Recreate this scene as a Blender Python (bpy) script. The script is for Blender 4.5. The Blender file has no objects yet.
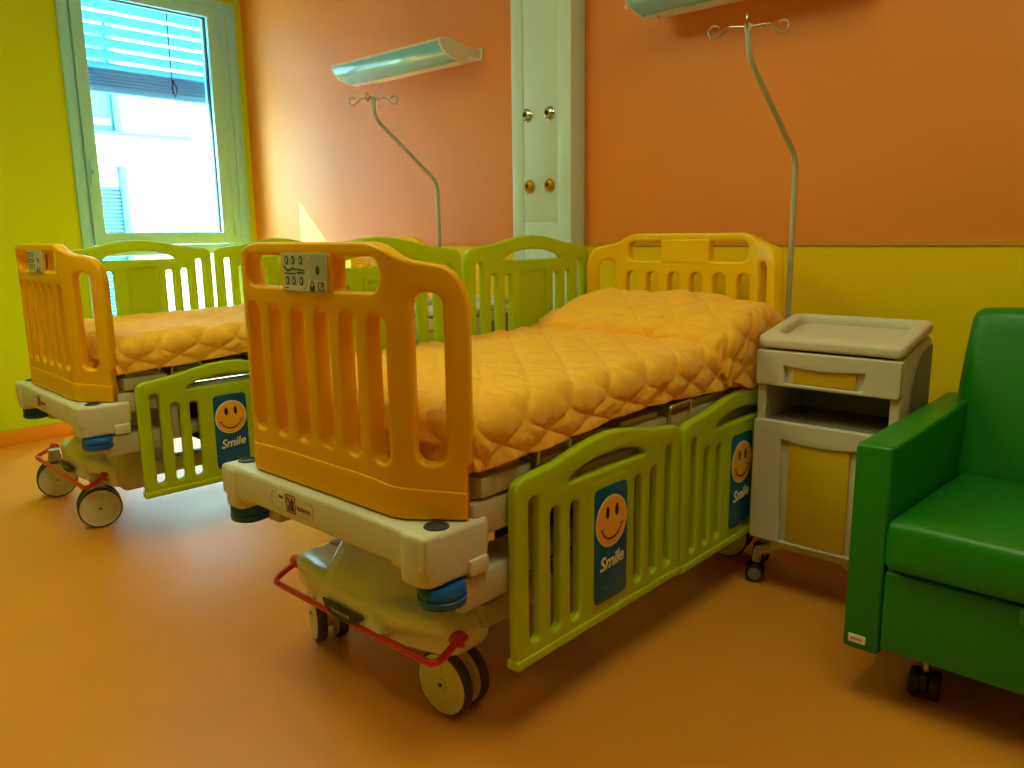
import bpy, bmesh, math, random
from math import pi, sin, cos, tan, radians, hypot, atan2, sqrt
from mathutils import Vector, Matrix, noise

random.seed(7)
SC = bpy.context.scene
COL = SC.collection

# ------------------------------------------------------------------ materials
def lin(c):
    c = c / 255.0
    return c / 12.92 if c <= .04045 else ((c + .055) / 1.055) ** 2.4

def rgb(r, g, b):
    return (lin(r), lin(g), lin(b), 1)

MATS = {}
def mat(name, col, rough=.5, metal=0, spec=.5, bump=0, bscale=60, var=0, vscale=6, coat=0, transl=None, bdist=.002):
    m = bpy.data.materials.new(name)
    m.use_nodes = True
    nt = m.node_tree
    p = nt.nodes['Principled BSDF']
    p.inputs['Base Color'].default_value = col
    p.inputs['Roughness'].default_value = rough
    p.inputs['Metallic'].default_value = metal
    p.inputs['Specular IOR Level'].default_value = spec
    if coat:
        p.inputs['Coat Weight'].default_value = coat
        p.inputs['Coat Roughness'].default_value = .48
    tc = nt.nodes.new('ShaderNodeTexCoord')
    if var:
        n = nt.nodes.new('ShaderNodeTexNoise')
        n.inputs['Scale'].default_value = vscale
        n.inputs['Detail'].default_value = 5
        nt.links.new(tc.outputs['Object'], n.inputs['Vector'])
        mx = nt.nodes.new('ShaderNodeMixRGB')
        mx.inputs[1].default_value = tuple(c * (1 - var) for c in col[:3]) + (1,)
        mx.inputs[2].default_value = tuple(min(1, c * (1 + var)) for c in col[:3]) + (1,)
        nt.links.new(n.outputs['Fac'], mx.inputs[0])
        nt.links.new(mx.outputs[0], p.inputs['Base Color'])
    if bump:
        n2 = nt.nodes.new('ShaderNodeTexNoise')
        n2.inputs['Scale'].default_value = bscale
        n2.inputs['Detail'].default_value = 4
        nt.links.new(tc.outputs['Object'], n2.inputs['Vector'])
        b = nt.nodes.new('ShaderNodeBump')
        b.inputs['Strength'].default_value = bump
        b.inputs['Distance'].default_value = bdist
        nt.links.new(n2.outputs['Fac'], b.inputs['Height'])
        nt.links.new(b.outputs['Normal'], p.inputs['Normal'])
    if transl:
        t = nt.nodes.new('ShaderNodeBsdfTranslucent')
        t.inputs['Color'].default_value = col
        ms = nt.nodes.new('ShaderNodeMixShader')
        ms.inputs[0].default_value = transl
        out = nt.nodes['Material Output']
        nt.links.new(p.outputs[0], ms.inputs[1])
        nt.links.new(t.outputs[0], ms.inputs[2])
        nt.links.new(ms.outputs[0], out.inputs['Surface'])
    MATS[name] = m
    return m

M_ORANGE = mat('orange_paint', rgb(236, 136, 4), .55, spec=.85, coat=.15, bump=.12, bscale=180, var=.03, vscale=2)
M_YELLOW = mat('yellow_paint', rgb(186, 208, 0), .55, spec=.2, bump=.12, bscale=180, var=.03, vscale=2)
M_DADO = mat('warm_yellow_paint', rgb(246, 214, 0), .5, spec=.25, bump=.12, bscale=180, var=.03, vscale=2)
M_BORDER = mat('ochre_border', rgb(216, 152, 20), .45)
M_FLOOR = mat('orange_linoleum', rgb(228, 148, 46), .42, spec=.55, bump=.05, bscale=30, var=.07, vscale=3)
M_SKIRT = mat('orange_skirting', rgb(214, 134, 18), .4)
M_CEIL = mat('white_ceiling', rgb(235, 232, 225), .8)
M_PVC = mat('window_plastic', rgb(152, 220, 226), .35)
M_SEAL = mat('dark_gasket', rgb(20, 45, 55), .6)
M_ORPL = mat('orange_plastic', rgb(244, 182, 0), .36, spec=.25, bump=.1, bscale=500, bdist=.0005)
M_HEAD = mat('amber_plastic', rgb(248, 202, 0), .36, spec=.3, bump=.1, bscale=500, bdist=.0005)
M_GREEN = mat('lime_plastic', rgb(200, 226, 0), .36, transl=.25)
M_BEIGE = mat('beige_plastic', rgb(212, 214, 184), .42, bump=.08, bscale=400, bdist=.0005)
M_BEIGED = mat('beige_metal', rgb(190, 188, 158), .5)
M_COVER = mat('silver_plastic', rgb(222, 234, 246), .24, metal=.1, spec=1.0)  # silver-blue shell; the blue also stands in for reflected sky
M_STEEL = mat('steel', rgb(190, 190, 180), .28, metal=1)
M_DSTEEL = mat('dull_steel', rgb(186, 186, 164), .4, metal=.25)
M_BLACK = mat('black_plastic', rgb(18, 18, 20), .45)
M_RUBBER = mat('grey_rubber', rgb(62, 64, 60), .6)
M_BLUE = mat('blue_rubber', rgb(10, 92, 180), .36)
M_RED = mat('red_metal', rgb(214, 52, 18), .32)
M_STICK = mat('blue_sticker', rgb(4, 92, 150), .35)
M_FACE = mat('smiley_yellow', rgb(252, 188, 40), .4)
M_CREAMINK = mat('cream_ink', rgb(240, 232, 190), .45)
M_INK = mat('dark_ink', rgb(25, 15, 10), .5)
M_OLIVE = mat('olive_ink', rgb(70, 120, 90), .5)
M_REDINK = mat('red_ink', rgb(150, 50, 40), .5)
M_PANEL = mat('grey_keypad', rgb(186, 196, 180), .4)
M_KEY = mat('keypad_ink', rgb(44, 66, 66), .5)
M_KEYP = mat('keypad_pale', rgb(216, 204, 160), .5)
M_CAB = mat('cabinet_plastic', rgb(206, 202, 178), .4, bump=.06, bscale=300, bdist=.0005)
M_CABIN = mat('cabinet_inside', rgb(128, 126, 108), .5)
M_CABY = mat('cabinet_yellow', rgb(214, 174, 20), .42)
M_VINYL = mat('green_vinyl', rgb(14, 130, 20), .38, spec=.5, bump=.25, bscale=260, bdist=.001)
M_COLUMN = mat('cream_column', rgb(208, 238, 236), .42)
M_BRASS = mat('yellow_brass', rgb(196, 160, 40), .35, metal=.6)
M_CHROME = mat('chrome', rgb(210, 215, 215), .15, metal=1)
M_DIFF = mat('lamp_diffuser', rgb(124, 204, 230), .12, spec=.9)  # lamp is off; blue of the reflected daylight is put into the base colour
M_LAMPB = mat('lamp_housing', rgb(226, 222, 196), .4)
M_FACADE = mat('white_facade', rgb(150, 152, 154), .8)
M_FACADEB = mat('facade_blue', rgb(40, 86, 104), .5)
M_SHUT = mat('pale_shutter', rgb(34, 92, 108), .5)
M_BLIND = mat('blind_slat', rgb(110, 170, 196), .5, transl=.55)
M_BLINDB = mat('blind_rail', rgb(140, 182, 208), .5, transl=.5)
M_WHITE = mat('white_label', rgb(235, 232, 222), .5)

def quilt_material():
    m = mat('orange_quilt', rgb(252, 190, 44), .62, spec=.25, bump=.35, bscale=55, bdist=.004)
    p = m.node_tree.nodes['Principled BSDF']
    p.inputs['Sheen Weight'].default_value = .25
    return m
M_QUILT = quilt_material()

def glass_material():
    m = bpy.data.materials.new('window_glass'); m.use_nodes = True
    nt = m.node_tree; nt.nodes.clear()
    o = nt.nodes.new('ShaderNodeOutputMaterial')
    tr = nt.nodes.new('ShaderNodeBsdfTransparent'); tr.inputs[0].default_value = (.93, .99, 1, 1)
    gl = nt.nodes.new('ShaderNodeBsdfGlossy'); gl.inputs['Roughness'].default_value = .02
    lw = nt.nodes.new('ShaderNodeLayerWeight'); lw.inputs['Blend'].default_value = .5
    pw = nt.nodes.new('ShaderNodeMath'); pw.operation = 'POWER'; pw.inputs[1].default_value = 4
    nt.links.new(lw.outputs['Facing'], pw.inputs[0])
    fr = nt.nodes.new('ShaderNodeMath'); fr.operation = 'MULTIPLY_ADD'; fr.inputs[1].default_value = .7; fr.inputs[2].default_value = .04
    nt.links.new(pw.outputs[0], fr.inputs[0])
    mx = nt.nodes.new('ShaderNodeMixShader')
    nt.links.new(fr.outputs[0], mx.inputs[0]); nt.links.new(tr.outputs[0], mx.inputs[1]); nt.links.new(gl.outputs[0], mx.inputs[2])
    nt.links.new(mx.outputs[0], o.inputs[0])
    return m
M_GLASS = glass_material()

# ------------------------------------------------------------------ object helpers
def smooth(me, ang=38):
    for p in me.polygons: p.use_smooth = True
    try: me.set_sharp_from_angle(angle=radians(ang))
    except Exception: pass

def obj(name, bm, mats, parent=None, loc=(0, 0, 0), ang=38):
    me = bpy.data.meshes.new(name)
    bmesh.ops.recalc_face_normals(bm, faces=bm.faces)
    bm.to_mesh(me); bm.free()
    for m in (mats if isinstance(mats, (list, tuple)) else [mats]): me.materials.append(m)
    smooth(me, ang)
    o = bpy.data.objects.new(name, me); COL.objects.link(o)
    o.location = loc
    if parent: o.parent = parent
    return o

def empty(name, loc, label, cat, group=None, rz=0):
    o = bpy.data.objects.new(name, None); COL.objects.link(o)
    o.empty_display_size = .1
    o.location = loc; o.rotation_euler = (0, 0, rz)
    tag(o, label, cat, group)
    return o

def tag(o, label, cat, group=None, kind=None):
    o['label'] = label; o['category'] = cat
    if group: o['group'] = group
    if kind: o['kind'] = kind

def struct(o, label=None, cat=None):
    o['kind'] = 'structure'
    if label: o['label'] = label
    if cat: o['category'] = cat
    return o

def copy_tree(o, parent=None):
    c = o.copy(); COL.objects.link(c)
    if parent: c.parent = parent
    for ch in list(o.children): copy_tree(ch, c)
    return c

def add(bm, other, mi=None):
    """merge bmesh other into bm"""
    me = bpy.data.meshes.new('tmp')
    if mi is not None:
        for f in other.faces: f.material_index = mi
    other.to_mesh(me); other.free()
    n = len(bm.faces)
    bm.from_mesh(me)
    bpy.data.meshes.remove(me)
    return bm

def box(x0, x1, y0, y1, z0, z1, bev=.004, seg=2, bm=None, mi=0):
    b = bmesh.new()
    bmesh.ops.create_cube(b, size=1)
    for v in b.verts:
        v.co = Vector(((x0 + x1) / 2 + v.co.x * (x1 - x0), (y0 + y1) / 2 + v.co.y * (y1 - y0), (z0 + z1) / 2 + v.co.z * (z1 - z0)))
    if bev > 0:
        bev = min(bev, .45 * min(abs(x1 - x0), abs(y1 - y0), abs(z1 - z0)))
        bmesh.ops.bevel(b, geom=list(b.edges), offset=bev, segments=seg, profile=.5, affect='EDGES')
    for f in b.faces: f.material_index = mi
    if bm is not None: return add(bm, b)
    return b

def lathe(profile, seg=32, M=None, bm=None, mi=0):
    """profile list of (r, h) about local z"""
    b = bmesh.new(); rings = []
    for r, h in profile:
        if r < 1e-6: rings.append([b.verts.new((0, 0, h))])
        else: rings.append([b.verts.new((r * cos(2 * pi * k / seg), r * sin(2 * pi * k / seg), h)) for k in range(seg)])
    for a, c in zip(rings[:-1], rings[1:]):
        for k in range(seg):
            j = (k + 1) % seg
            if len(a) == 1 and len(c) == 1: continue
            if len(a) == 1: b.faces.new((a[0], c[k], c[j]))
            elif len(c) == 1: b.faces.new((a[k], a[j], c[0]))
            else: b.faces.new((a[k], a[j], c[j], c[k]))
    if len(rings[0]) > 1: b.faces.new(rings[0])
    if len(rings[-1]) > 1: b.faces.new(rings[-1])
    if M is not None: b.transform(M)
    for f in b.faces: f.material_index = mi
    if bm is not None: return add(bm, b)
    return b

def fillet(pts, rad, n=5, closed=False):
    out = []; N = len(pts)
    for i, p in enumerate(pts):
        if not closed and i in (0, N - 1): out.append(Vector(p)); continue
        a = Vector(pts[i - 1]); b = Vector(p); c = Vector(pts[(i + 1) % N])
        r = rad[i] if isinstance(rad, (list, tuple)) else rad
        u = (a - b); v = (c - b)
        t = min(r, .49 * u.length, .49 * v.length)
        if t < 1e-5: out.append(b); continue
        s = b + u.normalized() * t; e = b + v.normalized() * t
        for k in range(n + 1):
            w = k / n
            out.append(s.lerp(b, w).lerp(b.lerp(e, w), w))
    return out

def tube(path, r, seg=10, bm=None, mi=0, closed=False):
    b = bmesh.new(); P = [Vector(p) for p in path]; N = len(P); rings = []
    up = None
    for i in range(N):
        if closed: t = (P[(i + 1) % N] - P[i - 1]).normalized()
        else: t = (P[min(i + 1, N - 1)] - P[max(i - 1, 0)]).normalized()
        if up is None:
            up = t.orthogonal().normalized()
        up = (up - t * up.dot(t)).normalized()
        w = t.cross(up)
        rr = r[i] if isinstance(r, (list, tuple)) else r
        rings.append([b.verts.new(P[i] + (up * cos(2 * pi * k / seg) + w * sin(2 * pi * k / seg)) * rr) for k in range(seg)])
    prs = list(zip(rings[:-1], rings[1:]))
    if closed: prs.append((rings[-1], rings[0]))
    for a, c in prs:
        for k in range(seg):
            j = (k + 1) % seg
            b.faces.new((a[k], a[j], c[j], c[k]))
    if not closed:
        b.faces.new(rings[0]); b.faces.new(rings[-1])
    for f in b.faces: f.material_index = mi
    if bm is not None: return add(bm, b)
    return b

def rrect(x0, x1, y0, y1, r, n=5):
    return [(p.x, p.y) for p in fillet([(x0, y0, 0), (x1, y0, 0), (x1, y1, 0), (x0, y1, 0)], r, n, True)]

def plate(outline, holes=(), depth=.03, bev=.006, bres=2, M=None, bm=None, mi=0):
    """outline (2D) with holes, extruded along z about 0, rounded edges"""
    cu = bpy.data.curves.new('tmpc', 'CURVE'); cu.dimensions = '2D'; cu.fill_mode = 'BOTH'
    cu.extrude = max(0, depth / 2 - bev); cu.bevel_depth = bev; cu.bevel_resolution = bres; cu.offset = -bev
    for loop in [outline] + list(holes):
        sp = cu.splines.new('POLY'); sp.points.add(len(loop) - 1)
        for q, p in zip(sp.points, loop): q.co = (p[0], p[1], 0, 1)
        sp.use_cyclic_u = True
    o = bpy.data.objects.new('tmpo', cu)
    me = bpy.data.meshes.new_from_object(o)
    b = bmesh.new(); b.from_mesh(me)
    bmesh.ops.remove_doubles(b, verts=b.verts, dist=1e-5)
    bpy.data.objects.remove(o); bpy.data.curves.remove(cu); bpy.data.meshes.remove(me)
    if M is not None: b.transform(M)
    for f in b.faces: f.material_index = mi
    if bm is not None: return add(bm, b)
    return b

def text_bm(s, size, shear=0, M=None, depth=.0006, bold=.0, space=1):
    cu = bpy.data.curves.new('tmpt', 'FONT'); cu.body = s; cu.size = size; cu.shear = shear
    cu.align_x = 'CENTER'; cu.extrude = depth; cu.offset = bold; cu.space_character = space; cu.resolution_u = 3
    o = bpy.data.objects.new('tmpo', cu)
    me = bpy.data.meshes.new_from_object(o)
    b = bmesh.new(); b.from_mesh(me)
    bpy.data.objects.remove(o); bpy.data.curves.remove(cu); bpy.data.meshes.remove(me)
    if M is not None: b.transform(M)
    return b

def frame(origin, ex, ey):
    """matrix mapping local x,y,z to ex, ey, ex x ey at origin"""
    ex = Vector(ex).normalized(); ey = Vector(ey).normalized(); ez = ex.cross(ey)
    m = Matrix.Identity(4)
    for i in range(3):
        m[i][0] = ex[i]; m[i][1] = ey[i]; m[i][2] = ez[i]; m[i][3] = origin[i]
    return m

def disc(cx, cy, rx, ry, z, n=28, mi=0, bm=None, h=.0008):
    b = bmesh.new()
    vs = [b.verts.new((cx + rx * cos(2 * pi * k / n), cy + ry * sin(2 * pi * k / n), z)) for k in range(n)]
    f = b.faces.new(vs)
    r = bmesh.ops.extrude_face_region(b, geom=[f])
    for v in r['geom']:
        if isinstance(v, bmesh.types.BMVert): v.co.z -= h
    for f in b.faces: f.material_index = mi
    if bm is not None: return add(bm, b)
    return b

def ribbon(pts, w, z, mi=0, bm=None, h=.0008):
    """flat stroke of width w along 2D points"""
    b = bmesh.new(); L = []; R = []
    P = [Vector((p[0], p[1])) for p in pts]
    for i in range(len(P)):
        t = (P[min(i + 1, len(P) - 1)] - P[max(i - 1, 0)]).normalized()
        n = Vector((-t.y, t.x)); ww = (w[i] if isinstance(w, list) else w) / 2
        L.append(b.verts.new((P[i].x + n.x * ww, P[i].y + n.y * ww, z)))
        R.append(b.verts.new((P[i].x - n.x * ww, P[i].y - n.y * ww, z)))
    fs = [b.faces.new((L[i], R[i], R[i + 1], L[i + 1])) for i in range(len(P) - 1)]
    r = bmesh.ops.extrude_face_region(b, geom=fs)
    for v in r['geom']:
        if isinstance(v, bmesh.types.BMVert): v.co.z -= h
    for f in b.faces: f.material_index = mi
    if bm is not None: return add(bm, b)
    return b

# ------------------------------------------------------------------ the room
XL, YW = -5.3, 3.036          # window wall, head wall
XR, YB, ZC = 2.3, -2.6, 2.95  # right wall, rear wall, ceiling
ZB = 1.162                    # top of the yellow dado

struct(obj('floor', box(XL - .3, XR + .3, YB - .3, YW + .3, -.12, 0, 0), M_FLOOR), 'smooth orange linoleum floor under both beds', 'floor')
struct(obj('ceiling', box(XL - .3, XR + .3, YB - .3, YW + .3, ZC, ZC + .15, 0), M_CEIL), 'plain white ceiling above the room', 'ceiling')
b = box(XL - .3, XR + .3, YW, YW + .25, ZB, ZC, 0, mi=0)
b = box(XL - .3, XR + .3, YW, YW + .25, -.12, ZB, 0, bm=b, mi=1)
struct(obj('wall_head', b, [M_ORANGE, M_DADO]), 'wall behind the bed heads, orange above and yellow below', 'wall')
struct(obj('trim_1', box(XL, XR, YW - .006, YW + .004, 1.142, ZB, .002, 1), M_BORDER), 'thin ochre border between the orange and yellow wall paint', 'trim')
struct(obj('wall_right', box(XR, XR + .25, YB - .3, YW, -.12, ZC, 0), M_ORANGE), 'right-hand wall out of view', 'wall')
struct(obj('wall_rear', box(XL - .3, XR + .3, YB - .25, YB, -.12, ZC, 0), M_YELLOW), 'wall behind the viewpoint', 'wall')
# window wall with two openings
W1 = (1.843, 2.985, .10, 2.78)
TW = .26
b = box(XL - TW, XL, YB - .25, W1[0], -.12, ZC, 0)
for y0, y1, z0, z1 in ((W1[0], W1[1], -.12, W1[2]), (W1[0], W1[1], W1[3], ZC), (W1[1], YW, -.12, ZC)):
    b = box(XL - TW, XL, y0, y1, z0, z1, 0, bm=b)
struct(obj('wall_left', b, M_YELLOW), 'yellow wall holding the window', 'wall')
b = box(XL, XL + .012, YB, W1[0] - .01, 0, .09, .004)
struct(obj('baseboard_left', b, M_SKIRT), 'orange coved skirting along the yellow wall', 'baseboard')
b = box(XL, XR, YW - .012, YW, 0, .09, .004)
struct(obj('baseboard_head', b, M_SKIRT), 'orange coved skirting along the head wall', 'baseboard')

# window 1 : white frame, tall opening sash above, fixed pane below
def window_one():
    y0, y1, z0, z1 = W1
    r = empty('window_1', (XL, (y0 + y1) / 2, z0), 'tall white framed window with an opening sash above a fixed pane', 'window')
    r['kind'] = 'structure'
    O = Vector(r.location)
    def P(name, bm, m):
        bm.transform(Matrix.Translation(-O)); o = obj(name, bm, m, r); return o
    X0, X1 = XL - .10, XL + .012
    # outer frame
    fw = .065
    bm = box(X0, X1, y0, y0 + fw, z0, z1, .005)
    bm = box(X0, X1 - .006, 2.85, 2.918, z0, z1, .005, bm=bm)
    bm = box(X0 - .06, X1, 2.918, y1, z0, z1, .008, bm=bm)
    bm = box(X0, X1, y0 + fw, 2.85, z1 - .06, z1, .005, bm=bm)
    bm = box(X0, X1, y0 + fw, 2.85, z0, z0 + .07, .005, bm=bm)
    bm = box(X0, X1, y0 + fw, 2.85, 1.10, 1.165, .005, bm=bm)
    P('window_frame', bm, M_PVC)
    # sash
    sx0, sx1 = XL - .085, XL + .028
    bm = plate(rrect(1.910, 2.850, 1.168, 2.72, .004, 1), [rrect(1.981, 2.770, 1.246, 2.66, .003, 1)], sx1 - sx0, .006,
               M=frame(((sx0 + sx1) / 2, 0, 0), (0, 1, 0), (0, 0, 1)))
    P('window_sash', bm, M_PVC)
    bm = plate(rrect(1.977, 2.774, 1.242, 2.664, .002, 1), [rrect(1.986, 2.763, 1.250, 2.655, .002, 1)], .03, .002,
               M=frame((XL - .02, 0, 0), (0, 1, 0), (0, 0, 1)))
    P('glazing_gasket', bm, M_SEAL)
    P('pane', box(XL - .045, XL - .037, 1.978, 2.772, 1.243, 2.663, 0), M_GLASS)
    P('pane', box(XL - .045, XL - .037, y0 + fw - .01, 2.86, z0 + .06, 1.11, 0), M_GLASS)
    bm = box(XL + .026, XL + .036, 1.925, 1.955, 1.54, 1.68, .004)
    bm = box(XL + .034, XL + .052, 1.934, 1.948, 1.60, 1.625, .004, bm=bm)
    P('handle', bm, M_PVC)
    for z in (1.27, 1.95, 2.55):
        P('hinge', lathe([(.009, -.05), (.009, .05)], 12, Matrix.Translation((XL + .026, 2.858, z))), M_PVC)
    return r
window_one()

# outside blind
def venetian():
    r = empty('venetian_blind', (XL - .16, 2.37, 2.13), 'blue-grey slatted blind half lowered outside the window', 'blind')
    O = Vector(r.location)
    X = XL - .16
    bm = bmesh.new()
    z = 2.285
    k = 0
    while z < 2.76:
        bb = box(-.029, .029, 1.86, 2.90, -.0015, .0015, 0)
        bb.transform(Matrix.Translation((X, 0, z)) @ Matrix.Rotation(radians(-50), 4, 'Y'))
        add(bm, bb); z += .074
    bm.transform(Matrix.Translation(-O))
    obj('slat_curtain', bm, M_BLIND, r)
    bm = bmesh.new()
    for i in range(6):
        box(X - .036, X + .036, 1.86, 2.90, 2.152 + i * .020, 2.154 + i * .020 + .014, .003, 1, bm=bm)
    bm.transform(Matrix.Translation(-O)); obj('stacked_slats', bm, M_BLINDB, r)
    bm = box(X - .03, X + .03, 1.86, 2.90, 2.128, 2.152, .004); bm.transform(Matrix.Translation(-O))
    obj('bottom_rail', bm, M_BLINDB, r)
    bm = tube([(X + .045, 2.565, 2.77), (X + .045, 2.56, 2.45), (X + .045, 2.562, 2.16)], .0035, 6)
    bm = tube([(X + .045, 2.562, 2.25), (X + .05, 2.59, 2.2), (X + .045, 2.575, 2.14), (X + .05, 2.555, 2.2), (X + .045, 2.575, 2.25)], .004, 6, bm=bm)
    bm.transform(Matrix.Translation(-O)); obj('lift_cord', bm, M_BLACK, r)
venetian()

# building across the courtyard
def building():
    r = empty('apartment_building', (-12, 5, -4), 'white building with shuttered windows seen outside through the window', 'building')
    O = Vector(r.location)
    def P(name, bm, m):
        bm.transform(Matrix.Translation(-O)); return obj(name, bm, m, r)
    X = -12
    # facade, set back bay between the piers
    bm = box(X - .5, X - .12, -4, 13, -4, 5.4, 0)
    bm = box(X - .14, X, 5.89, 13, -4, 9, 0, bm=bm)
    bm = box(X - .14, X - .02, -4, 5.89, 2.24, 2.68, 0, bm=bm)
    bm = box(X - .14, X - .02, -4, 5.89, -4, -.3, 0, bm=bm)
    bm = box(X - .14, X - .02, -4, 5.89, 4.2, 4.7, 0, bm=bm)
    P('facade', bm, M_FACADE)
    P('window_ledge', box(X - .14, X + .03, -4, 5.9, 2.68, 2.725, .01), M_FACADEB)
    P('upper_window', box(X - .13, X - .09, 3.4, 4.80, 2.74, 4.1, .01), M_SHUT)
    P('window_jamb', box(X - .14, X - .03, 4.80, 4.90, 2.725, 4.2, .01), M_FACADEB)
    P('roller_box', box(X - .13, X - .05, 3.4, 4.76, 2.80, 2.90, .01), M_BLINDB)
    bm = bmesh.new()
    for i in range(40):
        box(X - .13, X - .08, 3.4, 4.80, -.2 + i * .054, -.2 + i * .054 + .046, .012, 1, bm=bm)
    P('louvred_shutter', bm, M_SHUT)
    P('shutter_jamb', box(X - .14, X - .03, 4.80, 4.90, -.3, 2.24, .01), M_FACADEB)
    return r
building()
struct(obj('ground_outside', box(-14, XL - .4, -6, 14, -4.2, -4.0, 0), M_FACADE), 'pale courtyard ground far below the window', 'ground')

# ------------------------------------------------------------------ hospital bed (local frame: x across, y along, z up; foot end at -y)
BX, BY = -1.60, 1.90
FRONT = 1.03 - BY

def bend_wings(bm, a=.265, rad=.09, ang=radians(38)):
    """fold the two ends of a flat board (x across, y depth, z up) backwards"""
    L = rad * ang
    for sgn in (-1, 1):
        for k in range(9):
            xx = sgn * (a + L * k / 8)
            bmesh.ops.bisect_plane(bm, geom=bm.verts[:] + bm.edges[:] + bm.faces[:], plane_co=(xx, 0, 0), plane_no=(1, 0, 0), dist=1e-6)
    for v in bm.verts:
        s = abs(v.co.x); sg = 1 if v.co.x >= 0 else -1
        d = v.co.y
        if s <= a: continue
        if s <= a + L:
            t = (s - a) / rad
            px, py = a + rad * sin(t), rad * (1 - cos(t))
        else:
            t = ang; q = s - a - L
            px, py = a + rad * sin(ang) + q * cos(ang), rad * (1 - cos(ang)) + q * sin(ang)
        # outward normal of the front (local -y) side is (sin t, -cos t); depth d along +y -> (-sin t, cos t)
        v.co.x = sg * (px - d * sin(t)); v.co.y = py + d * cos(t)

def board_mesh():
    half = [(.0, .588), (.442, .588), (.442, .70), (.454, .715), (.454, 1.062), (.444, 1.098), (.416, 1.136), (.372, 1.146),
            (.325, 1.152), (.280, 1.178), (.235, 1.190), (.0, 1.190)]
    rad = [0, .004, .006, .006, .03, .02, .03, .04, .04, .03, .03, 0]
    pts = half[1:-1] + [(-x, z) for x, z in reversed(half[1:-1])]
    rr = rad[1:-1] + list(reversed(rad[1:-1]))
    out = [(p.x, p.y) for p in fillet([(x, z, 0) for x, z in pts], rr, 5, True)]
    holes = []
    for i in range(6):
        c = -.25 + .1 * i
        holes.append(rrect(c - .0265, c + .0265, .706, 1.036, .026, 6))
    for sg in (-1, 1):
        c = sg * .366
        holes.append(rrect(c - .033, c + .033, .712, 1.084, .032, 7))
        x0, x1 = sorted((sg * .105, sg * .268))
        if sg > 0: q = [(x0, 1.082), (x1, 1.082), (x1, 1.158), (x0, 1.158)]; r4 = [.008, .036, .036, .008]
        else: q = [(x0, 1.082), (x1, 1.082), (x1, 1.158), (x0, 1.158)]; r4 = [.036, .008, .008, .036]
        holes.append([(p.x, p.y) for p in fillet([(x, z, 0) for x, z in q], r4, 6, True)])
    M = Matrix.Rotation(radians(90), 4, 'X')   # (x, z-plane) : local y -> z
    bm = plate(out, holes, .043, .009, 3, M=M)
    # thicker foot of the board with a soft step
    low = [(-.442, .588), (.442, .588), (.442, .650), (.2, .668), (-.2, .668), (-.442, .650)]
    low = [(p.x, p.y) for p in fillet([(x, z, 0) for x, z in low], [.003, .003, .01, .05, .05, .01], 4, True)]
    bm = plate(low, (), .048, .004, 2, M=M, bm=bm)
    bmesh.ops.recalc_face_normals(bm, faces=bm.faces)
    bend_wings(bm)
    return bm

RAIL_W, RAIL_H = .728, .505
def rail_top():
    h = [(0, .43), (.006, .452), (.03, .462), (.09, .468), (.16, .477), (.23, .492), (.30, .504), (.3675, .508)]
    full = h + [(RAIL_W - u, w) for u, w in reversed(h[:-1])]
    return full

def rail_mesh():
    top = rail_top()
    out = [(0.0, 0.0), (RAIL_W, 0.0)] + list(reversed(top))
    P = fillet([(u, w, 0) for u, w in out], [.012, .012] + [.012] * len(top), 3, True)
    out = [(p.x, p.y) for p in P]
    holes = []
    for u, zt in ((.066, .41), (.145, .365), (.222, .36)):
        for c in (u, RAIL_W - u):
            holes.append(rrect(c - .0185, c + .0185, .045, zt, .018, 6))
    arch = []
    for k in range(15):
        t = k / 14; u = .545 - .355 * t
        arch.append((u, .415 + .038 * sin(pi * t) ** .6))
    arch = [(.19, .413), (.545, .413)] + arch[1:-1]
    arch = [(p.x, p.y) for p in fillet([(u, w, 0) for u, w in arch], .012, 3, True)]
    holes.append(arch)
    bm = plate(out, holes, .030, .0095, 3)
    # flared lower lip
    lip = [(p.x, p.y) for p in fillet([(-.004, -.006, 0), (RAIL_W + .004, -.006, 0), (RAIL_W + .004, .020, 0), (-.004, .020, 0)], .006, 3, True)]
    bm = plate(lip, (), .040, .007, 2, bm=bm)
    return bm   # u along x, w along y, thickness along z

def sticker_mesh():
    """u, w coordinates centred on the rail, z = outward"""
    bm = plate(rrect(.297, .443, .048, .366, .022, 6), (), .0024, .0004, 1, mi=0)
    cx, cy, R = .370, .268, .070
    z = .0012
    disc(cx, cy, R, R * 1.02, z + .0012, 40, 3, bm)          # pale rim
    disc(cx, cy, R - .005, (R - .005) * 1.02, z + .002, 40, 1, bm)
    disc(cx - .020, cy + .026, .0075, .017, z + .0028, 20, 2, bm)
    disc(cx + .021, cy + .026, .0075, .017, z + .0028, 20, 2, bm)
    arc = [(cx + .048 * cos(t), cy - .002 + .046 * sin(t)) for t in [radians(200 + 140 * k / 18) for k in range(19)]]
    ribbon(arc, [.0025 + .0028 * sin(pi * k / 18) for k in range(19)], z + .0028, 2, bm)
    for sg in (-1, 1):
        t = radians(270 + sg * 70); q = (cx + .048 * cos(t), cy - .002 + .046 * sin(t))
        ribbon([(q[0] - .008, q[1] - sg * sg * -.003), (q[0], q[1]), (q[0] + .008, q[1] + .003)], .003, z + .0028, 2, bm)
    t = text_bm('Smile', .052, .28, Matrix.Translation((cx + .002, .140, z + .0012)) @ Matrix.Rotation(radians(4), 4, 'Z'), bold=.0008, space=.98)
    add(bm, t, 3)
    # tiny faded line of print near the lower edge
    for i, (h, w) in enumerate(((.010, .007), (.008, .006), (.011, .004), (.009, .007), (.010, .003), (.011, .007))):
        ribbon([(.335 + .012 * i, .083), (.338 + .012 * i, .083 + h)], .0022, z + .0008, 4, bm)
        ribbon([(.332 + .012 * i, .083 + h * .5), (.332 + .012 * i + w, .083 + h * .5)], .002, z + .0008, 4, bm)
    return bm

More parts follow.
